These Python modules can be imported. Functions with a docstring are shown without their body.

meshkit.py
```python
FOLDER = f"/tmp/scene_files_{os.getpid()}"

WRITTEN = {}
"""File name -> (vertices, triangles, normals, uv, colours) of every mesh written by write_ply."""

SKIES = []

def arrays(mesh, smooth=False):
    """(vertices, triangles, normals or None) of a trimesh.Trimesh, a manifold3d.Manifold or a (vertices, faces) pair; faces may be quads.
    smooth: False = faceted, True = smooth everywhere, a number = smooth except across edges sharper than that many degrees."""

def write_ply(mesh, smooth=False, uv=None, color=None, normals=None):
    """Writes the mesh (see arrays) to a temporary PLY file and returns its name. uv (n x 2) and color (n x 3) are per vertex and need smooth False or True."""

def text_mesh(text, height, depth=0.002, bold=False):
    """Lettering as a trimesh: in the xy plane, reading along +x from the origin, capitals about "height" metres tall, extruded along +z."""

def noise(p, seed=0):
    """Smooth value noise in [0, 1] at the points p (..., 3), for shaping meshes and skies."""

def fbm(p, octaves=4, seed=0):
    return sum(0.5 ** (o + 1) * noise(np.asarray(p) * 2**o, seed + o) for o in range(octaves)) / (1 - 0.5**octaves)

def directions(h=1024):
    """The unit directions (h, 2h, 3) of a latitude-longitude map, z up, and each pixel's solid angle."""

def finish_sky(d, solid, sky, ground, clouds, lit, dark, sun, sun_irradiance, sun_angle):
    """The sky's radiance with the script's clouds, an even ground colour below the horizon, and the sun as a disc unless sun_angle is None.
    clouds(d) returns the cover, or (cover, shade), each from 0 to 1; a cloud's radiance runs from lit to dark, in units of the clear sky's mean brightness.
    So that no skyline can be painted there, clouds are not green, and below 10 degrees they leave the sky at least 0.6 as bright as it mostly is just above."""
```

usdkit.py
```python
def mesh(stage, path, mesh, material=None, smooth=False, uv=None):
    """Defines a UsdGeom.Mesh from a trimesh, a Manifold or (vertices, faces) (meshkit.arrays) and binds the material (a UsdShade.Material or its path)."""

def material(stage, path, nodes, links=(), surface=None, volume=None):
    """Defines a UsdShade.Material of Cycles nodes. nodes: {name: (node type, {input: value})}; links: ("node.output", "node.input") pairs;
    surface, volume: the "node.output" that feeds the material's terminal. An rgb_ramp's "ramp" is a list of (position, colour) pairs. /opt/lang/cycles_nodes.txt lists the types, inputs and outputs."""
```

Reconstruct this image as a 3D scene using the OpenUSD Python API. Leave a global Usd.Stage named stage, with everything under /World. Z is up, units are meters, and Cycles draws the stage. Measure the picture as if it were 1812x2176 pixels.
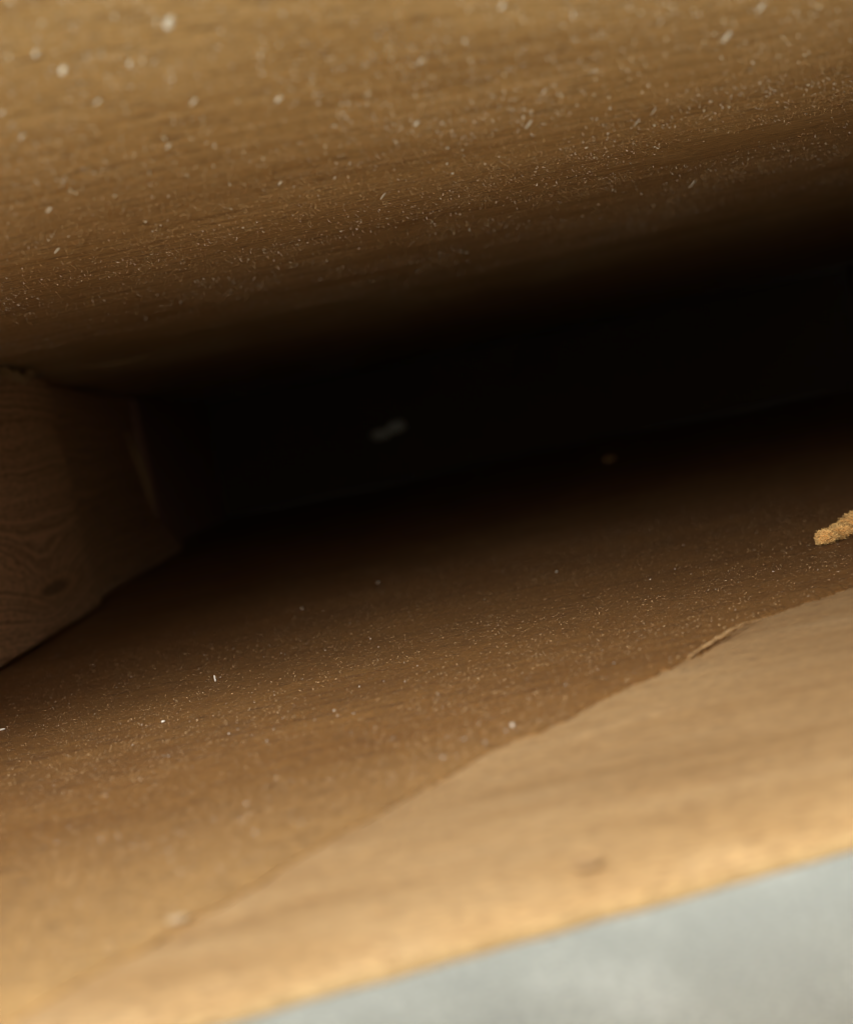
import math
import numpy as np
import trimesh
import usdkit, meshkit
from pxr import Usd, UsdGeom, UsdLux, UsdShade, Gf, Sdf

stage = Usd.Stage.CreateInMemory()
UsdGeom.SetStageUpAxis(stage, 'Z')
UsdGeom.SetStageMetersPerUnit(stage, 1.0)
UsdGeom.Xform.Define(stage, '/World')
stage.SetDefaultPrim(stage.GetPrimAtPath('/World'))
UsdGeom.Scope.Define(stage, '/World/Looks')
H = 0.330            # camera height above the concrete, metres; the shapes below are in mm about the camera

# ---------------------------------------------------------------- camera
cam = UsdGeom.Camera.Define(stage, '/World/camera')
cam.CreateFocalLengthAttr(50.0)
cam.CreateHorizontalApertureAttr(24.0)
cam.CreateVerticalApertureAttr(24.0 * 1024 / 852)
cam.CreateFStopAttr(23.0)
cam.CreateFocusDistanceAttr(0.235)
cam.CreateClippingRangeAttr((0.01, 1000.0))
cam.CreateExposureAttr(2.95)
yc = np.array([-33.5, 199.0, -3644.0]); yc /= np.linalg.norm(yc)
phi = math.atan(0.21)
xc = np.array([math.cos(phi), math.sin(phi), 0.0]); xc -= yc * (xc @ yc); xc /= np.linalg.norm(xc)
R = np.stack([xc, yc, np.cross(xc, yc)], 0)      # world = R @ camera
M4 = np.eye(4); M4[:3, :3] = R.T; M4[3, :3] = (0, 0, H)
cam.AddTransformOp().Set(Gf.Matrix4d(M4.tolist()))

# ---------------------------------------------------------------- overcast sky and weak, very soft sun
SUN_EL, SUN_ROT = math.radians(30), math.radians(198)
usdkit.material(stage, '/World/Looks/overcast_sky', {
    'tc': ('texture_coordinate', {}),
    'sky': ('sky_texture', {'sky_type': 'single_scattering', 'sun_disc': False, 'sun_elevation': SUN_EL, 'sun_rotation': SUN_ROT}),
    'map': ('mapping', {'scale': (1.0, 1.0, 2.2)}),
    'n': ('noise_texture', {'scale': 2.4, 'detail': 6, 'roughness': 0.55}),
    'cr': ('rgb_ramp', {'ramp': [(0.25, (1.15, 1.15, 1.12)), (0.7, (1.6, 1.55, 1.45))]}),
    'k': ('mix_color', {'fac': 0.9, 'use_clamp': False}),
    'bg': ('background_shader', {'strength': 0.10})},
    [('tc.generated', 'map.vector'), ('map.vector', 'n.vector'), ('n.fac', 'cr.fac'), ('sky.color', 'k.a'), ('cr.color', 'k.b'), ('k.result', 'bg.color')],
    surface='bg.background')
sky = UsdLux.DomeLight.Define(stage, '/World/sky')
UsdShade.MaterialBindingAPI.Apply(sky.GetPrim()).Bind(UsdShade.Material.Get(stage, '/World/Looks/overcast_sky'))
sun = UsdLux.DistantLight.Define(stage, '/World/sun')
sun.CreateIntensityAttr(0.12); sun.CreateAngleAttr(40.0); sun.CreateColorAttr(Gf.Vec3f(1.0, 0.96, 0.9)); sun.CreateNormalizeAttr(True)
d = np.array([math.sin(SUN_ROT) * math.cos(SUN_EL), math.cos(SUN_ROT) * math.cos(SUN_EL), math.sin(SUN_EL)])   # towards the sun
zx = d; xx = np.cross([0, 0, 1], zx); xx /= np.linalg.norm(xx); yx = np.cross(zx, xx)
S4 = np.eye(4); S4[0, :3], S4[1, :3], S4[2, :3] = xx, yx, zx
sun.AddTransformOp().Set(Gf.Matrix4d(S4.tolist()))

# ---------------------------------------------------------------- helpers
def data(p, **kw):
    p = p.GetPrim() if hasattr(p, 'GetPrim') else p
    for k, v in kw.items():
        if v: p.SetCustomDataByKey(k, v)
    return p

used = {}
def path_for(name, parent='/World'):
    k = (parent, name); n = used.get(k, 0); used[k] = n + 1
    return f'{parent}/{name}' + (f'_{n:03d}' if n else '')

def thing(name, label, category, at=(0, 0, 0), group=None):
    x = UsdGeom.Xform.Define(stage, path_for(name))
    x.AddTranslateOp().Set(Gf.Vec3d(at[0] / 1000, at[1] / 1000, at[2] / 1000 + H))
    data(x, label=label, category=category, group=group)
    return str(x.GetPath()), np.array(at, float)

def part(name, mesh, mat, owner=None, smooth=35, **kw):
    """mesh in mm about the camera; written relative to its owner's base"""
    if owner is None:
        base, root = np.zeros(3), '/World'
    else:
        root, base = owner
    if isinstance(mesh, tuple):
        v, f = np.array(mesh[0], float), np.array(mesh[1], int)
        m = (np.column_stack([(v - base) / 1000]), f)
    else:
        m = mesh.copy(); m.vertices = (np.asarray(m.vertices) - base) / 1000
    if owner is None:
        if isinstance(m, tuple): m[0][:, 2] += H
        else: m.vertices[:, 2] += H
    p = usdkit.mesh(stage, path_for(name, root), m, f'/World/Looks/{mat}', smooth=smooth)
    data(p, **kw)
    return p

def rounded_box(lo, hi, r, seg=3, res=None, rough=0.0, seed=0):
    """box with rounded edges, optionally refined and roughened"""
    lo, hi = np.array(lo, float), np.array(hi, float)
    n = [max(2, int((hi[k] - lo[k]) / (res or 1e9)) + 1) for k in range(3)]
    ax = []
    for k in range(3):
        inner = np.linspace(lo[k] + r, hi[k] - r, n[k])
        a = r * (1 - np.cos(np.linspace(0, math.pi / 2, seg + 1)[:-1]))
        ax.append(np.concatenate([lo[k] + a, inner, (hi[k] - a)[::-1]]))
    V, Fc = [], []; off = 0
    for k in range(3):
        i, j = (k + 1) % 3, (k + 2) % 3
        A, B = np.meshgrid(ax[i], ax[j], indexing='ij')
        for side, val in ((0, lo[k]), (1, hi[k])):
            P = np.zeros(A.shape + (3,)); P[..., i] = A; P[..., j] = B; P[..., k] = val
            na, nb = A.shape; idx = np.arange(na * nb).reshape(na, nb) + off
            q = np.stack([idx[:-1, :-1], idx[1:, :-1], idx[1:, 1:], idx[:-1, 1:]], -1).reshape(-1, 4)
            if side == 0: q = q[:, ::-1]
            V.append(P.reshape(-1, 3)); Fc.append(np.vstack([q[:, [0, 1, 2]], q[:, [0, 2, 3]]])); off += na * nb
    V = np.vstack(V); Fc = np.vstack(Fc)
    core = np.clip(V, lo + r, hi - r)
    dv = V - core; L = np.linalg.norm(dv, axis=1, keepdims=True)
    V = core + np.where(L > 0, dv / np.maximum(L, 1e-9) * np.minimum(L, r), 0)
    m = trimesh.Trimesh(V, Fc, process=False); m.merge_vertices(digits_vertex=5)
    if rough:
        c = (lo + hi) / 2
        nrm = m.vertex_normals
        q = np.asarray(m.vertices) * [0.03, 0.03, 0.12] + 50 + seed
        m.vertices = m.vertices + nrm * ((meshkit.fbm(q, 4, seed) - 0.5) * 2 * rough)[:, None]
    return m

def uneven(a, b, c, n1, n2, n3, lo, hi):
    """coordinates from lo to hi, dense between a and b"""
    return np.concatenate([np.linspace(lo, a, n1, endpoint=False), np.linspace(a, b, n2, endpoint=False), np.linspace(b, hi, n3)])

# ---------------------------------------------------------------- materials
def wood(name, pale, mid, dark, pore=0.45, rough=0.55, bump=0.00025, grain=(40, 420, 420), spec=0.4, seed=0.0, front_tone=None):
    nodes = {
        'g': ('geometry', {}),
        'm1': ('mapping', {'scale': grain, 'location': (seed, seed * 1.7, 0)}),
        'n1': ('noise_texture', {'scale': 1.0, 'detail': 5, 'roughness': 0.6, 'distortion': 0.4}),
        'r1': ('rgb_ramp', {'ramp': [(0.28, dark), (0.5, mid), (0.74, pale)]}),
        # long soft tonal patches
        'm2': ('mapping', {'scale': (14, 45, 45), 'location': (seed, 3 + seed, 0)}),
        'n2': ('noise_texture', {'scale': 1.0, 'detail': 3, 'roughness': 0.55}),
        'r2': ('rgb_ramp', {'ramp': [(0.3, (0.88, 0.85, 0.80)), (0.5, (1.0, 0.99, 0.97)), (0.7, (1.08, 1.08, 1.06))]}),
        'x2': ('mix_color', {'blend_type': 'multiply', 'fac': 1.0, 'use_clamp': False}),
        # dark pores: short dashes along the grain
        'm3': ('mapping', {'scale': (330, 2300, 2300), 'location': (seed, 9 + seed, 0)}),
        'n3': ('noise_texture', {'scale': 1.0, 'detail': 2, 'roughness': 0.5}),
        'r3': ('rgb_ramp', {'ramp': [(0.0, (1, 1, 1)), (0.60, (1, 1, 1)), (0.68, (pore, pore * 0.9, pore * 0.8)), (1.0, (pore * 0.8, pore * 0.7, pore * 0.6))]}),
        'x3': ('mix_color', {'blend_type': 'multiply', 'fac': 1.0, 'use_clamp': False}),
        # fibre: very fine mottling
        'm4': ('mapping', {'scale': (900, 3600, 3600), 'location': (seed, 1, 0)}),
        'n4': ('noise_texture', {'scale': 1.0, 'detail': 4, 'roughness': 0.7}),
        'r4': ('rgb_ramp', {'ramp': [(0.3, (0.66, 0.63, 0.58)), (0.5, (1, 1, 1)), (0.72, (1.42, 1.40, 1.32))]}),
        'x4': ('mix_color', {'blend_type': 'multiply', 'fac': 1.0, 'use_clamp': False}),
        'a1': ('math', {'math_type': 'multiply_add', 'value2': 1.1}),
        'a2': ('math', {'math_type': 'multiply_add', 'value2': 0.9}),
        'b': ('bump', {'strength': 1.0, 'distance': bump}),
        'p': ('principled_bsdf', {'roughness': rough, 'specular_ior_level': spec, 'sheen_weight': 0.03, 'sheen_roughness': 0.4, 'sheen_tint': (1.0, 0.9, 0.75)}),
    }
    links = [('g.position', f'm{k}.vector') for k in (1, 2, 3, 4)] + [(f'm{k}.vector', f'n{k}.vector') for k in (1, 2, 3, 4)] + [(f'n{k}.fac', f'r{k}.fac') for k in (1, 2, 3, 4)]
    links += [('r1.color', 'x2.a'), ('r2.color', 'x2.b'), ('x2.result', 'x3.a'), ('r3.color', 'x3.b'), ('x3.result', 'x4.a'), ('r4.color', 'x4.b'), ('x4.result', 'p.base_color'),
              ('n4.fac', 'a1.value1'), ('n1.fac', 'a1.value3'), ('r3.color', 'a2.value1'), ('a1.value', 'a2.value3'), ('a2.value', 'b.height'), ('b.normal', 'p.normal')]
    if front_tone:                                       # the face is paler along its front edge
        nodes.update({'sx': ('separate_xyz', {}), 'w1': ('math', {'math_type': 'multiply_add', 'value2': -0.21}), 'w2': ('math', {'math_type': 'multiply_add', 'value2': 0.022}),
                      'wr': ('rgb_ramp', {'ramp': [(0.124, (1, 1, 1)), (0.180, (0, 0, 0))]}), 'wb': ('rgb_to_bw', {}), 'wx': ('mix_color', {'b': front_tone})})
        links = [l for l in links if l != ('r1.color', 'x2.a')] + [('g.position', 'sx.vector'), ('sx.x', 'w1.value1'), ('sx.y', 'w1.value3'), ('n2.fac', 'w2.value1'), ('w1.value', 'w2.value3'),
                 ('w2.value', 'wr.fac'), ('wr.color', 'wb.color'), ('wb.val', 'wx.fac'), ('r1.color', 'wx.a'), ('wx.result', 'x2.a')]
    return usdkit.material(stage, f'/World/Looks/{name}', nodes, links, surface='p.BSDF')

wood('brown_face_wood', (0.34, 0.18, 0.05), (0.282, 0.14, 0.035), (0.22, 0.102, 0.024), front_tone=(0.49, 0.305, 0.12))
wood('upper_face_wood', (0.65, 0.455, 0.225), (0.54, 0.352, 0.146), (0.40, 0.238, 0.085), seed=4.0, spec=0.5)
wood('pale_inner_wood', (0.54, 0.372, 0.19), (0.495, 0.322, 0.15), (0.42, 0.258, 0.108), pore=0.75, grain=(60, 260, 260), seed=8.0, rough=0.65)
wood('splinter_wood', (0.72, 0.50, 0.27), (0.62, 0.41, 0.2), (0.52, 0.32, 0.14), pore=0.7, seed=2.0)

def plain(name, col, rough=0.6, var=0.15, scale=600, bump=0.0002, spec=0.4):
    lo = tuple(c * (1 - var) for c in col); hi = tuple(min(1, c * (1 + var)) for c in col)
    usdkit.material(stage, f'/World/Looks/{name}', {
        'g': ('geometry', {}), 'n': ('noise_texture', {'scale': scale, 'detail': 4}),
        'r': ('rgb_ramp', {'ramp': [(0.3, lo), (0.7, hi)]}), 'b': ('bump', {'distance': bump}),
        'p': ('principled_bsdf', {'roughness': rough, 'specular_ior_level': spec})},
        [('g.position', 'n.vector'), ('n.fac', 'r.fac'), ('r.color', 'p.base_color'), ('n.fac', 'b.height'), ('b.normal', 'p.normal')], surface='p.BSDF')
plain('pale_speck', (0.86, 0.82, 0.72), rough=0.35, spec=0.6)
plain('fibre_tan', (0.74, 0.58, 0.37), rough=0.35, spec=0.6)
plain('fibre_pale', (0.82, 0.72, 0.54), rough=0.3, spec=0.6)
plain('fibre_gold', (0.66, 0.47, 0.26), rough=0.35, spec=0.6)
plain('crumb_wood', (0.90, 0.57, 0.22), rough=0.8, scale=1500)
plain('shade_dark_wood', (0.085, 0.058, 0.034), rough=0.8)  # near-black colour painted in for the shade at the far end
plain('shaded_block_wood', (0.34, 0.19, 0.125), rough=0.7)  # darker copy of the block wood, standing in for shade in the gap
plain('knot_wood', (0.2, 0.12, 0.065), rough=0.5, scale=400)
plain('dent_tone', (0.45, 0.29, 0.14), rough=0.7)
plain('spot_white', (0.68, 0.68, 0.6), rough=0.6)

# block wood: growth lines along the length (y), swirling about a knot
KN = (-80e-3, 369e-3, -20e-3 + H)
usdkit.material(stage, '/World/Looks/block_wood', {
    'g': ('geometry', {}),
    'sep': ('separate_xyz', {}),
    'm0': ('mapping', {'location': (-KN[0], -KN[1], -KN[2])}),
    'm1': ('mapping', {'scale': (60.0, 26.0, 75.0)}),
    'mk': ('mapping', {'scale': (9.0, 15.0, 150.0)}),
    'lk': ('vector_math', {'math_type': 'length'}),
    'len': ('vector_math', {'math_type': 'length'}),
    'ex': ('math', {'math_type': 'multiply', 'value2': -1.1}),
    'e': ('math', {'math_type': 'exponent'}),
    'amp': ('math', {'math_type': 'multiply', 'value2': 0.013}),
    'gz': ('math', {'math_type': 'add'}),
    'mn': ('mapping', {'scale': (30, 9, 60)}),
    'n0': ('noise_texture', {'scale': 1.0, 'detail': 3}),
    'gn': ('math', {'math_type': 'multiply_add', 'value2': 0.011}),
    'fr': ('math', {'math_type': 'multiply', 'value2': 3300.0}),
    's': ('noise_texture', {'dimensions': '1D', 'scale': 0.36, 'detail': 3, 'roughness': 0.6}),
    'm4': ('mapping', {'scale': (900, 300, 1500)}),
    'n4': ('noise_texture', {'scale': 1.0, 'detail': 4, 'roughness': 0.7}),
    'mix': ('math', {'math_type': 'multiply_add', 'value2': 0.85}),
    'r': ('rgb_ramp', {'ramp': [(0.74, (0.30, 0.155, 0.07)), (0.90, (0.56, 0.32, 0.155)), (1.0, (0.76, 0.46, 0.24))]}),
    'nk': ('math', {'math_type': 'multiply_add', 'value2': 0.55}),
    'rk': ('rgb_ramp', {'ramp': [(0.0, (0.40, 0.38, 0.38)), (0.44, (0.46, 0.44, 0.42)), (0.56, (1.08, 1.06, 1.0)), (0.72, (0.85, 0.83, 0.8)), (0.86, (1, 1, 1))]}),
    'xk': ('mix_color', {'blend_type': 'multiply', 'fac': 1.0, 'use_clamp': False}),
    'b': ('bump', {'distance': 0.0004}),
    'p': ('principled_bsdf', {'roughness': 0.5, 'specular_ior_level': 0.45})},
    [('g.position', 'sep.vector'), ('g.position', 'm0.vector'), ('m0.vector', 'm1.vector'), ('m1.vector', 'len.vector1'), ('len.value', 'ex.value1'), ('ex.value', 'e.value1'),
     ('e.value', 'amp.value1'), ('sep.z', 'gz.value1'), ('amp.value', 'gz.value2'), ('g.position', 'mn.vector'), ('mn.vector', 'n0.vector'), ('n0.fac', 'gn.value1'), ('gz.value', 'gn.value3'),
     ('gn.value', 'fr.value1'), ('fr.value', 's.w'), ('g.position', 'm4.vector'), ('m4.vector', 'n4.vector'), ('s.fac', 'mix.value1'), ('n4.fac', 'mix.value3'), ('mix.value', 'r.fac'),
     ('n0.fac', 'nk.value1'), ('lk.value', 'nk.value3'), ('nk.value', 'rk.fac'), ('r.color', 'xk.a'), ('rk.color', 'xk.b'), ('xk.result', 'p.base_color'), ('mix.value', 'b.height'), ('b.normal', 'p.normal'), ('m0.vector', 'mk.vector'), ('mk.vector', 'lk.vector1')], surface='p.BSDF')

usdkit.material(stage, '/World/Looks/concrete', {
    'g': ('geometry', {}),
    'mp': ('mapping', {'scale': (1.0, 0.35, 1.0), 'location': (0.61, 0.2, 0.0)}),
    'n1': ('noise_texture', {'scale': 14.0, 'detail': 4, 'roughness': 0.5}),
    'r1': ('rgb_ramp', {'ramp': [(0.34, (0.585, 0.595, 0.505)), (0.52, (0.645, 0.655, 0.55)), (0.68, (0.76, 0.77, 0.655))]}),
    'n2': ('noise_texture', {'scale': 260.0, 'detail': 5, 'roughness': 0.7}),
    'r2': ('rgb_ramp', {'ramp': [(0.3, (0.78, 0.78, 0.78)), (0.7, (1.2, 1.2, 1.2))]}),
    'x': ('mix_color', {'blend_type': 'multiply', 'fac': 1.0, 'use_clamp': False}),
    'b': ('bump', {'distance': 0.002}),
    'p': ('principled_bsdf', {'roughness': 0.85, 'specular_ior_level': 0.3})},
    [('g.position', 'mp.vector'), ('mp.vector', 'n1.vector'), ('n1.fac', 'r1.fac'), ('g.position', 'n2.vector'), ('n2.fac', 'r2.fac'), ('r1.color', 'x.a'), ('r2.color', 'x.b'), ('x.result', 'p.base_color'), ('n2.fac', 'b.height'), ('b.normal', 'p.normal')],
    surface='p.BSDF')

# ---------------------------------------------------------------- the concrete under the stack
gx = np.concatenate([[-60000, -20000, -6000, -2500], np.linspace(-1500, 1500, 61), [2500, 6000, 20000, 60000]])
gy = np.concatenate([[-60000, -20000, -6000, -2500], np.linspace(-1000, 2500, 71), [3500, 6000, 20000, 60000]])
GX, GY = np.meshgrid(gx, gy, indexing='ij')
P = np.stack([GX, GY, np.zeros_like(GX)], -1)
P[..., 2] = -H * 1000 + (meshkit.fbm(P * [0.004, 0.004, 0] + 300, 3, 5) - 0.5) * 5
idx = np.arange(GX.size).reshape(GX.shape)
q = np.stack([idx[:-1, :-1], idx[1:, :-1], idx[1:, 1:], idx[:-1, 1:]], -1).reshape(-1, 4)
part('concrete_ground', (P.reshape(-1, 3), q), 'concrete', smooth=True, kind='structure', label='pale grey mottled concrete, out of focus below the board edge')
data(sky, kind='structure', label='overcast daylight sky')

# ---------------------------------------------------------------- sheets of wood
XS = uneven(-75, 95, 0, 24, 341, 24, -420, 420)

def front_lower(x): return 110.6 + 0.21 * np.clip(x, -200, 260)
def front_upper(x): return 84.0 - 47.0 * np.tanh((np.asarray(x) - 12) / 32.0)  # out-of-frame front edge, its overhang shaped to shade the right side
YB = 880.0
def bow(x, y): return (15.5 - 14.5 * np.tanh((np.asarray(x, float) - 16) / 26.0)) * np.exp(-(np.maximum(np.asarray(y, float), 108) - 100) / 26.0)        # the upper sheet curls up a little towards its front
def droop(x, y):
    s = np.clip((np.asarray(y) - front_lower(np.asarray(x))) / 10.0, 0, 1)
    return 2.6 * (1 - np.sqrt(np.maximum(0, 1 - (1 - s) ** 2)))
def curled(x, y):
    k = 1.0
    for _ in range(60): k = 0.5 * k + 0.5 * (27.0 + bow(k * x, k * y)) / 27.0
    return k * x, k * y

def swell(x, y, seed):
    """gentle unevenness of a veneered surface, mm"""
    q = np.stack([np.asarray(x) * 0.012 + 80, np.asarray(y) * 0.045 + 80, np.zeros_like(np.asarray(x, float))], -1)
    q2 = np.stack([np.asarray(x) * 0.08 + 80, np.asarray(y) * 0.5 + 80, np.zeros_like(np.asarray(x, float))], -1)
    return (meshkit.fbm(q, 2, seed) - 0.5) * 0.9 + (meshkit.fbm(q2, 2, seed + 7) - 0.5) * 0.14

def sheet(xs, front, profile, top, seed, frayed=0.35):
    """A sheet: at each x a closed outline of (distance behind the front edge, z, how much it follows the surface)."""
    prof = np.array(profile, float)
    xs = np.asarray(xs)
    edge = front(xs) + (meshkit.fbm(np.stack([xs * 0.35 + 90, xs * 0 + seed, xs * 0], -1), 4, seed) - 0.5) * 2 * frayed
    V = np.zeros((len(xs), len(prof), 3))
    V[..., 0] = xs[:, None]
    s = prof[None, :, 0]
    V[..., 1] = np.where(s < 400, edge[:, None] + s, YB)
    V[..., 2] = prof[None, :, 1] + prof[None, :, 2] * swell(V[..., 0], V[..., 1], seed)
    a, b = V.shape[:2]
    idx = np.arange(a * b).reshape(a, b); nx = np.roll(idx, -1, axis=1)
    q = np.stack([idx[:-1], idx[1:], nx[1:], nx[:-1]], -1).reshape(-1, 4)
    caps = []
    for row, flip in ((idx[0], False), (idx[-1], True)):
        for k in range(1, b - 1):
            t = (row[0], row[k], row[k + 1]); caps.append(t[::-1] if flip else t)
    F = np.vstack([q[:, [0, 1, 2]], q[:, [0, 2, 3]], np.array(caps)])
    m = trimesh.Trimesh(V.reshape(-1, 3), F, process=False)
    if m.volume < 0: m.invert()
    return m

depths = np.concatenate([np.linspace(2.4, 30, 34)[1:], np.linspace(30, 160, 110)[1:], [180, 210, 250, 300, 360]])
ROUND = [(1.9 * (1 - math.sin(a)), 1.9 * (1 - math.cos(a))) for a in np.linspace(0, math.pi / 2, 7)]

EX = np.array([-420, -60, -34.0, -27.2, -21.4, -11.7, 0.7, 10.6, 24.4, 32.0, 36.3, 47.0, 62, 80, 100, 118, 150, 420])
EY = np.array([0, 0, 105.0, 112.5, 120.0, 135.1, 155.6, 167.0, 184.3, 196.0, 199.3, 208.0, 219, 224, 215, 190, 0, 0])
# lower board: a pale inner ply with a brown face veneer broken away obliquely along the right of its front edge
lower = thing('lower_board', 'lower plywood sheet with broken brown face veneer baring pale wood at its front edge', 'plywood sheet', (0, 114, -35))
ZI = -30.55
prof = [(500, ZI - 3.9, 0)] + [(2.0 + s * 0, ZI - 3.9, 0) for s in (0,)] + [(0.55, ZI - 3.75, 0), (0.08, ZI - 3.1, 0), (0.0, ZI - 2.4, 0)]
prof += [(s, ZI - 0.35 - dz, 0.4) for s, dz in ROUND[::-1]][0:0]
prof += [(10.0 * t, ZI - 0.32 - 2.6 * (1 - math.sqrt(1 - (1 - t) ** 2)), 0.6) for t in (0.004, 0.015, 0.04, 0.08, 0.14, 0.22, 0.32, 0.45, 0.6, 0.8)]
prof += [(s, ZI - 0.32 * math.exp(-(s - 10) / 22.0), 1.0) for s in depths if s > 9.9] + [(500, ZI, 1.0)]
inner = sheet(XS, front_lower, prof, ZI, 11)
# a small dent near the front edge; the ply lies a little lower under the face veneer
v = np.asarray(inner.vertices).copy(); under = np.clip((v[:, 1] - np.interp(v[:, 0], EX, EY) - 6) / 6, 0, 1); v[:, 2] -= np.where(v[:, 2] > ZI - 3.4, 0.9 * under, 0); r = np.hypot((v[:, 0] - 5.4) / 1.35, (v[:, 1] - 116.2) / 1.0)
v[:, 2] -= np.where(v[:, 2] > ZI - 1.2, 0.35 * np.exp(-(r ** 2) * 1.2), 0)
inner.vertices = v
part('inner_ply', inner, 'pale_inner_wood', lower, smooth=30)

# the veneer's broken edge
def veneer_edge(x):
    y = np.interp(x, EX, EY)
    n = (meshkit.fbm(np.stack([x * 0.33 + 40, x * 0 + 3.3, x * 0], -1), 5, 21) - 0.5) * 5.0 + (meshkit.fbm(np.stack([x * 1.8 + 40, x * 0 + 7.3, x * 0], -1), 3, 22) - 0.5) * 2.2
    n = n * (0.35 + 0.65 * np.clip((x + 25) / 35, 0, 1))
    return np.maximum(y + n * (y > front_lower(x) + 2), front_lower(x) + 2.6)
vx = uneven(-60, 70, 0, 24, 521, 30, -420, 420)
edge = veneer_edge(vx)
tt = np.concatenate([np.linspace(0, 0.03, 14)[:-1], np.linspace(0.03, 0.35, 120)[:-1], np.linspace(0.35, 1, 24)])
VX = np.repeat(vx[:, None], len(tt), 1); VY = edge[:, None] + tt[None] * (YB - 2 - edge[:, None])
VZ = ZI + 0.32 + swell(VX, VY, 11) - droop(VX, VY)
# the broken edge feathers down a little and lifts here and there
dist = VY - edge[:, None]
lift = np.clip(meshkit.fbm(np.stack([vx * 0.12 + 10, vx * 0 + 1, vx * 0], -1), 3, 31) - 0.5, 0, 1)[:, None] * 1.2
lift *= 0.5 * np.exp(-((vx - 29) / 7.0) ** 2)[:, None]
VZ += lift * np.exp(-dist / 2.0) - 0.30 * np.exp(-dist / (1.4 + 3.6 * np.clip((12 - vx) / 24, 0, 1))[:, None])
top = np.stack([VX, VY, VZ], -1)
a, b = VX.shape
bottom_edge = top[:, :1].copy(); bottom_edge[..., 2] -= 0.5; bottom_edge[..., 1] += 0.05
back_edge = top[:, -1:].copy(); back_edge[..., 2] -= 0.5
full = np.concatenate([bottom_edge, top, back_edge], 1); b = full.shape[1]
idx = np.arange(a * b).reshape(a, b)
q = np.concatenate([np.stack([idx[:-1, :-1], idx[1:, :-1], idx[1:, 1:], idx[:-1, 1:]], -1).reshape(-1, 4),
                    np.stack([idx[:-1, -1], idx[1:, -1], idx[1:, 0], idx[:-1, 0]], -1)])
vm = trimesh.Trimesh(full.reshape(-1, 3), np.vstack([q[:, [0, 1, 2]], q[:, [0, 2, 3]]]), process=False)
if vm.volume < 0: vm.invert()
part('face_veneer', vm, 'brown_face_wood', lower, smooth=40)

def sliver(pts, w, t):
    """a thin tapering splinter through the points, with a flattened section"""
    pts = np.array(pts, float); n = len(pts); V = []; F = []
    for i, p in enumerate(pts):
        tan = pts[min(i + 1, n - 1)] - pts[max(i - 1, 0)]; tan /= np.linalg.norm(tan)
        side = np.cross(tan, [0, 0, 1]); side /= np.linalg.norm(side)
        k = max(0.06, math.sin(math.pi * (0.06 + 0.88 * i / (n - 1)))) ** 0.7
        for ang in np.linspace(0, 2 * math.pi, 7)[:-1]:
            V.append(p + side * math.cos(ang) * w * k + np.array([0, 0, 1]) * math.sin(ang) * t * k)
    for i in range(n - 1):
        for j in range(6):
            a0, a1, b0, b1 = i * 6 + j, i * 6 + (j + 1) % 6, (i + 1) * 6 + j, (i + 1) * 6 + (j + 1) % 6
            F += [(a0, a1, b1), (a0, b1, b0)]
    for k in range(1, 5):
        F.append((0, k + 1, k)); o = (n - 1) * 6; F.append((o, o + k, o + k + 1))
    m = trimesh.Trimesh(np.array(V), np.array(F), process=False)
    if m.volume < 0: m.invert()
    return m

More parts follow.
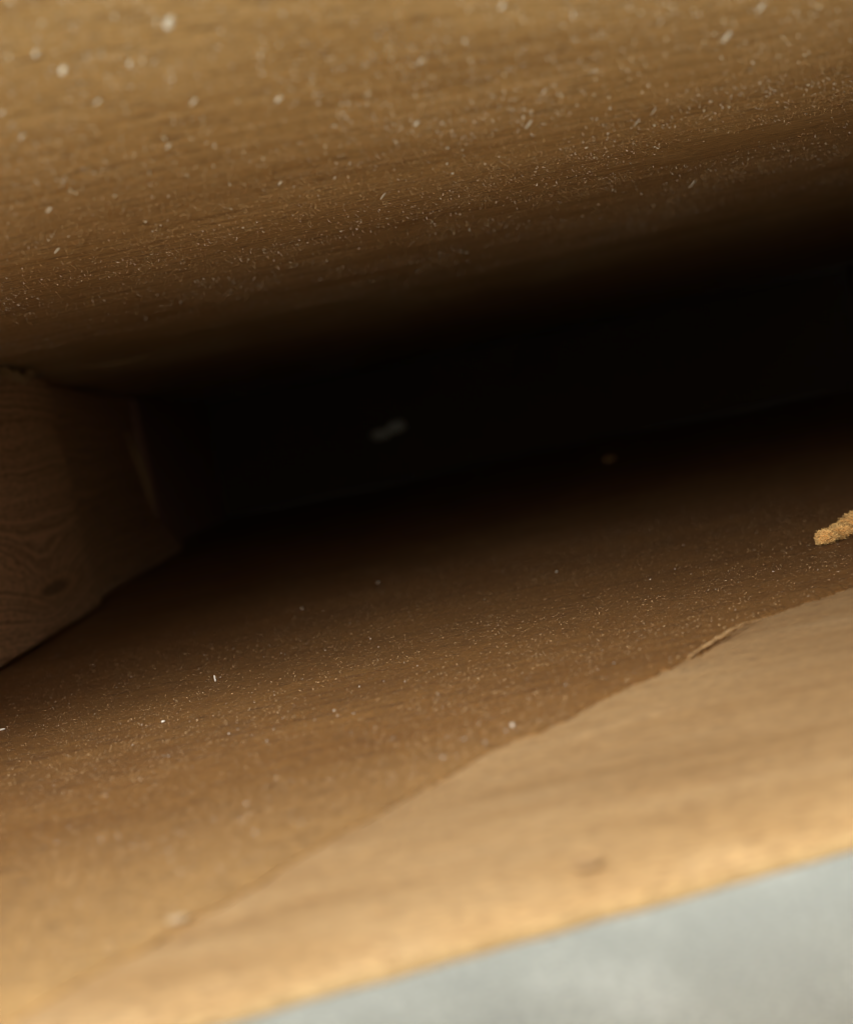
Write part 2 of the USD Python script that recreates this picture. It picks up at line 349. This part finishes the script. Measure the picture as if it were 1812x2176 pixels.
rng = np.random.default_rng(5)
sx = np.linspace(23.0, 33.6, 26)
sy = np.interp(sx, [23, 26, 29, 31, 33.6], [182.5, 186.2, 190.2, 193.4, 196.5]) + rng.normal(0, 0.16, 26)
sz = -29.95 + np.interp(sx, [23, 26, 29, 31, 33.6], [-0.45, -0.1, 0.15, 0.1, -0.35]) + rng.normal(0, 0.04, 26)
part('lifted_splinter', sliver(np.stack([sx, sy - 0.3, sz + 0.12], -1), 0.30, 0.13), 'splinter_wood', lower, smooth=40, label='thin sliver lifting off the broken veneer edge')

# upper board, seen from below
upper = thing('upper_board', 'upper plywood sheet, its brown underside speckled with pale flecks', 'plywood sheet', (0, 113, 34))
ZU = 27.0
prof = [(500, ZU, 1.0)] + [(s, ZU, 1.0) for s in depths[::-1]] + [(1.9 * (1 - math.cos(a)), ZU + 1.9 * (1 - math.sin(a)), 0.6) for a in np.linspace(math.pi / 2, 0.1, 7)]
prof += [(0, ZU + 15.5, 0), (0.5, ZU + 17.4, 0), (2.2, ZU + 18, 0), (500, ZU + 18, 0)]
upm = sheet(XS, front_upper, prof, ZU, 41); uv_ = np.asarray(upm.vertices).copy(); uv_[:, 2] += bow(uv_[:, 0], uv_[:, 1]); upm.vertices = uv_
part('board_panel', upm, 'upper_face_wood', upper, smooth=30)

# ---------------------------------------------------------------- raised fibres and dust of the sawn faces
def fibres(n, region, zfun, up, seed, lmin=0.16, lmax=0.75, wid=0.05, keep=None, clump=0.0, droopy=0.45):
    g = np.random.default_rng(seed)
    y = region[2] + (region[3] - region[2]) * g.random(n) ** 1.35
    half = 0.5 * (region[1] - region[0])
    x = (y * 0.25 + 14) * (2 * g.random(n) - 1) * 1.08 + region[4] + y * region[5]
    c = meshkit.fbm(np.stack([x * 0.07 + 60, y * 0.05 + 60, x * 0 + seed], -1), 3, seed)
    k = g.random(n) > clump * np.clip((0.56 - c) / 0.16, 0, 1)
    x, y = x[k], y[k]; n = len(x)
    if keep is not None:
        k = keep(x, y); x, y = x[k], y[k]; n = len(x)
    z = zfun(x, y)
    L = lmin + (lmax - lmin) * g.random(n) ** 3.2
    ang = g.normal(0, 0.7, n) + np.where(g.random(n) < 0.3, math.pi / 2, 0); li = np.abs(g.normal(0.15, droopy, n))
    dirv = np.stack([np.cos(ang) * np.cos(li), np.sin(ang) * np.cos(li), up * np.sin(li)], -1)
    side = np.stack([-np.sin(ang), np.cos(ang), 0 * ang], -1)
    nor = np.array([0, 0, up])
    w = wid * (0.6 + 1.1 * g.random(n) ** 2)
    p = np.stack([x, y, z], -1)
    a_ = p - dirv * (L * 0.5)[:, None] * 0; b_ = p + dirv * L[:, None]
    c_ = p + dirv * (L * 0.45)[:, None] + side * w[:, None]
    d_ = p + dirv * (L * 0.45)[:, None] - side * (w * 0.3)[:, None] + nor * (w * 1.4)[:, None]
    V = np.stack([a_, b_, c_, d_], 1).reshape(-1, 3)
    o = np.arange(n)[:, None] * 4
    F = np.concatenate([o + np.array(t)[None] for t in ((0, 2, 3), (2, 1, 3), (0, 3, 1), (0, 1, 2))], 0)
    return V, F

zlow = lambda x, y: ZI + 0.32 + swell(x, y, 11) - droop(x, y) - 0.01
zup = lambda x, y: ZU + swell(x, y, 41) + bow(x, y) + 0.01
on_veneer = lambda x, y: y > veneer_edge(x) + 0.5
part('raised_fibres', fibres(90000, (0, 0, 105, 520, 0, 0.045), zlow, 1, 1, 0.06, 0.4, 0.036, clump=0.5, droopy=0.7, keep=on_veneer), 'fibre_gold', lower, smooth=False, kind='stuff')
part('raised_fibres', fibres(230000, (0, 0, 114, 480, 0, 0.045), zup, -1, 2, 0.07, 0.5, 0.045, clump=0.6, droopy=0.8), 'fibre_gold', upper, smooth=False, kind='stuff')
part('pale_dust', fibres(15000, (0, 0, 114, 420, 0, 0.045), zup, -1, 3, 0.1, 0.6, 0.10, clump=0.85, droopy=0.7), 'pale_speck', upper, smooth=False, kind='stuff')
part('glint_flakes', fibres(2200, (0, 0, 114, 185, 0, 0.045), zup, -1, 13, 0.08, 0.55, 0.15, clump=0.55, droopy=0.9), 'fibre_pale', upper, smooth=False, kind='stuff')  # pale flakes added to stand in for sparkle near the front
part('pale_dust', fibres(1300, (0, 0, 105, 420, 0, 0.045), zlow, 1, 4, 0.1, 0.4, 0.07, clump=0.8, droopy=0.7, keep=on_veneer), 'pale_speck', lower, smooth=False, kind='stuff')

def fleck(c, L, w, t, ang, seed, up):
    m = trimesh.creation.icosphere(2, 1.0)
    v = np.asarray(m.vertices); v = v * (1 + 0.5 * (meshkit.fbm(v * 1.6 + 20 + seed, 3, seed) - 0.5))[:, None]
    v = v * [L / 2, w / 2, t / 2]
    ca, sa = math.cos(ang), math.sin(ang)
    v = np.stack([v[:, 0] * ca - v[:, 1] * sa, v[:, 0] * sa + v[:, 1] * ca, v[:, 2]], -1) + c
    m.vertices = v
    return m

# pale flecks stuck under the upper board: x, y, length, width, turn
FL = [(-9.6, 111.7, 1.15, 0.5, 0.9), (-17.7, 118.7, 0.75, 0.42, 0.9), (-18.3, 113.0, 0.42, 0.3, 1.0), (-13.6, 121.2, 0.42, 0.32, 0.8), (-17.5, 130.6, 0.34, 0.26, 0.5), (-24.6, 137.1, 0.4, 0.28, 1.1),
      (-11.3, 137.8, 0.48, 0.3, 0.9), (6.5, 140.7, 0.36, 0.3, 0.2), (33.9, 156.8, 1.1, 0.34, 1.0), (34.9, 146.7, 0.8, 0.3, 0.9), (18.2, 185.0, 0.95, 0.34, 1.2), (32.7, 195.0, 0.7, 0.18, 1.2), (31.6, 200.5, 0.9, 0.2, 1.25),
      (18.4, 167.3, 0.5, 0.22, 1.1), (2.3, 217.1, 0.85, 0.26, 1.2), (-42.9, 321.9, 0.8, 0.25, 1.2), (-8.5, 192.2, 0.4, 0.24, 1.0), (-15.6, 154.7, 0.45, 0.25, 1.0), (-20.3, 290.9, 0.55, 0.22, 1.2), (12.3, 127.4, 0.5, 0.4, 0.2),
      (51.2, 282.2, 1.3, 0.3, 0.9), (-5.1, 143.9, 0.5, 0.3, 0.3), (6.3, 170.1, 0.5, 0.2, 0.1), (-30.5, 176.0, 0.5, 0.2, 0.8), (-36.0, 207.0, 0.6, 0.2, 0.9), (-24.0, 128.0, 0.3, 0.28, 0.3)]
for i, (x, y, L, w, ang) in enumerate(FL):
    x, y = curled(x, y)
    tk = 0.8 * L + 0.15
    fm = fleck((0, 0, 0), L * 0.6 + 0.15, w * (1.25 if y < 130 else 0.8), tk, ang, i, -1); fv_ = np.asarray(fm.vertices).copy(); fv_[:, 0] += (0.55 if y < 150 else 1.1) * fv_[:, 2]; fm.vertices = fv_ + [x, y, float(zup(x, y)) - tk * 0.35]
    part('pale_fleck', fm, 'pale_speck', upper, smooth=True)
LL = [(-33.8, 243.6, 0.3, 0.35, 0.0, 1.1), (-36.7, 212.6, 0.5, 0.2, 0.5, 0.25), (-26.3, 320.6, 0.6, 0.25, 0.9, 0.3), (18.3, 291.9, 0.4, 0.2, 0.5, 0.25), (-12.6, 337.7, 0.45, 0.25, 0.5, 0.3), (3.4, 164.9, 0.6, 0.3, 1.4, 0.4), (-62, 236, 0.9, 0.3, 0.1, 0.3)]
for i, (x, y, L, w, ang, t) in enumerate(LL):
    part('pale_fleck', fleck((x, y, float(zlow(x, y)) + t * 0.35), L, w, t, ang, 50 + i, 1), 'pale_speck', lower, smooth=True)
part('dark_mark', fleck((5.4, 116.0, ZI - 0.32 - float(droop(5.4, 116.0)) + 0.03), 2.3, 2.6, 0.3, 0.3, 81, 1), 'dent_tone', lower, smooth=True, label='small dark mark on the pale front edge')  # darker fleck laid over the small dent
part('pale_fleck', fleck((-22.6, 119.6, float(zlow(-22.6, 119.6)) - 0.01), 1.5, 1.6, 0.09, 0.2, 71, 1), 'fibre_tan', lower, smooth=True)
st = np.linspace(0, 1, 18)
part('loose_strand', sliver(np.stack([-72.6 + 15.5 * st, 412 + 11 * st, 26.5 - 0.5 * np.sin(st * 3) + 0 * st], -1), 0.35, 0.2), 'splinter_wood', upper, smooth=40)

def crumb(c, size, seed, sub=5, amp=1.25):
    m = trimesh.creation.icosphere(sub, 1.0); v = np.asarray(m.vertices)
    n = meshkit.fbm(v * 1.7 + 30 + seed, 5, seed) - 0.5 + 0.9 * (meshkit.fbm(v * 7 + 30, 3, seed + 3) - 0.5)
    v = v * (1 + amp * n)[:, None]
    m.vertices = v * np.array(size) + c
    return m

# ---------------------------------------------------------------- spacers between the sheets
ZF, ZC = -29.6, 26.4
b0 = thing('spacer_block', 'nearest wooden spacer block at the left, with a dark knot and a rounded lower corner', 'spacer block', (-115, 290, -30), 'wooden spacers between the sheets')
blk = rounded_box((-150, 160, ZF), (-80, 612, ZC), 3.0, seg=4, res=3.0, rough=0.35, seed=3)
# the far half is worn round: its face draws back above a rounded lower corner
v = np.asarray(blk.vertices).copy()
face = v[:, 0] > -105
up_ = np.clip((v[:, 2] - ZF - 1) / 14, 0, 1)
v[:, 0] -= np.where(face, 8.0 * np.clip((v[:, 1] - 395) / 200, 0, 1) ** 1.3 * up_, 0)
v[:, 0] -= np.where(face, 5.0 * (1 / (1 + np.exp(-(v[:, 1] - 425 - 0.06 * (v[:, 2] + 20) ** 2 * (v[:, 2] < -20)) / 3.5))) , 0)
blk.vertices = v
part('block_body', blk, 'block_wood', b0, smooth=50)
fr = [crumb((-80 + 0.6, 366 + 7 * k + 2 * (k % 2), 25.6 - 0.5 * (k % 3)), (0.8, 3.6, 0.9), 60 + k, sub=3) for k in range(4)]
part('frayed_edge', trimesh.util.concatenate(fr), 'splinter_wood', b0, smooth=60, label='pale frayed wood along the top edge')
ez = np.linspace(15, -13, 24); eu = (15 - ez) / 28
part('pale_edge', sliver(np.stack([-92.6 + 1.0 * np.sin(eu * math.pi), 581 + 28 * eu, ez], -1), 0.9, 0.9), 'splinter_wood', b0, smooth=40, label='pale sliver along the far upright edge')  # pale sliver set on the far upright edge
b1 = thing('spacer_block', 'second left spacer block, almost lost in the dark behind the knotted one', 'spacer block', (-121, 700, -30), 'wooden spacers between the sheets')
part('block_body', rounded_box((-150, 624, ZF), (-93, 830, ZC), 2.5, seg=3, res=6.0, rough=0.3, seed=9), 'shaded_block_wood', b1, smooth=50)
b3 = thing('spacer_block', 'spacer end showing deep at the right edge, its unseen length added to shade the right side', 'spacer block', (190, 480, -30), 'wooden spacers between the sheets')
ob = rounded_box((0, 0, ZF), (60, 722, ZC), 2.5, seg=3, res=6.0, rough=0.3, seed=12)
ob.apply_transform(trimesh.transformations.rotation_matrix(-math.atan2(103, 715), [0, 0, 1])); ob.apply_translation((110, 118, 0))
part('block_body', ob, 'shaded_block_wood', b3, smooth=50)  # length beyond the frame added to block light from the right
rb = thing('added_rear_batten', 'batten added to close the far end of the gap, coloured near black for shade', 'batten', (25, 860, -30))
part('batten_body', rounded_box((-400, 840, ZF), (400, 876, ZC), 1.5, seg=3, res=10.0, rough=0.2, seed=15), 'shade_dark_wood', rb, smooth=50)  # added to keep the far end of the gap dark

# ---------------------------------------------------------------- loose bits
cr = thing('wood_crumb', 'fluffy tan wood crumb lying near the right edge, behind the broken veneer', 'wood crumb', (57, 257, -30))
c1 = crumb((54.6, 252.8, -29.2), (1.5, 1.5, 0.95), 3); c2 = crumb((57.2, 255.4, -29.2), (1.8, 1.9, 0.9), 8); c3 = crumb((61.8, 260.5, -28.7), (3.0, 2.3, 1.3), 14); c4 = crumb((66.5, 264.0, -28.5), (3.6, 2.3, 1.6), 19)
part('crumb_body', trimesh.util.concatenate([c1, c2, c3, c4]), 'crumb_wood', cr, smooth=60)
g = np.random.default_rng(77)
vs, fs = [], []
allv = np.vstack([c.vertices for c in (c1, c2, c3, c4)]); alln = np.vstack([c.vertex_normals for c in (c1, c2, c3, c4)])
pick = g.choice(len(allv), 2400, replace=False)
fv = []
for k in pick:
    p, n = allv[k], alln[k] + g.normal(0, 0.5, 3); n /= np.linalg.norm(n); s = np.cross(n, g.normal(0, 1, 3)); s /= np.linalg.norm(s); L = 0.1 + 0.3 * g.random() ** 2
    t = np.cross(n, s)
    fv.append([p + s * 0.05, p - s * 0.03 + t * 0.05, p - s * 0.03 - t * 0.05, p + n * L * 1.2])
fv = np.array(fv).reshape(-1, 3); o = np.arange(2400)[:, None] * 4
part('crumb_fuzz', (fv, np.concatenate([o + np.array(t)[None] for t in ((0, 1, 3), (1, 2, 3), (2, 0, 3))])), 'crumb_wood', cr, smooth=False, kind='stuff')
ch = thing('wood_chip', 'tiny tan chip far back on the lower sheet, right of the middle', 'wood chip', (65, 621, -30))
part('chip_body', crumb((65, 621, -29.3), (1.7, 1.5, 1.0), 31, sub=3), 'splinter_wood', ch, smooth=60)
sc = thing('faint_spot', 'faint whitish spot in the darkest depth of the gap', 'scrap', (-11, 834, -5))
m = crumb((-7.2, 835, -4.0), (3.6, 1.2, 2.6), 41, sub=3); m2 = crumb((-15.6, 835, -6.2), (4.0, 1.2, 2.0), 44, sub=3); m3 = sliver(np.stack([np.linspace(-18, -6, 12), np.full(12, 836.0), np.linspace(-6.5, -4.2, 12)], -1), 0.8, 1.2)
part('spot_body', trimesh.util.concatenate([m, m2, m3]), 'spot_white', sc, smooth=60)  # pale lumps for the faint spot at the far end

# bearers that carry the stack, left and right of the frame
for x, side in ((-340, 'left'), (340, 'right')):
    b = thing('support_bearer', f'timber bearer standing on the concrete under the {side} end of the sheets', 'bearer', (x, 500, -H * 1000), 'bearers under the sheets')
    part('bearer_body', rounded_box((x - 45, 180, -H * 1000 - 2), (x + 45, 860, -35.1), 4, seg=3, res=20.0), 'block_wood', b, smooth=50)
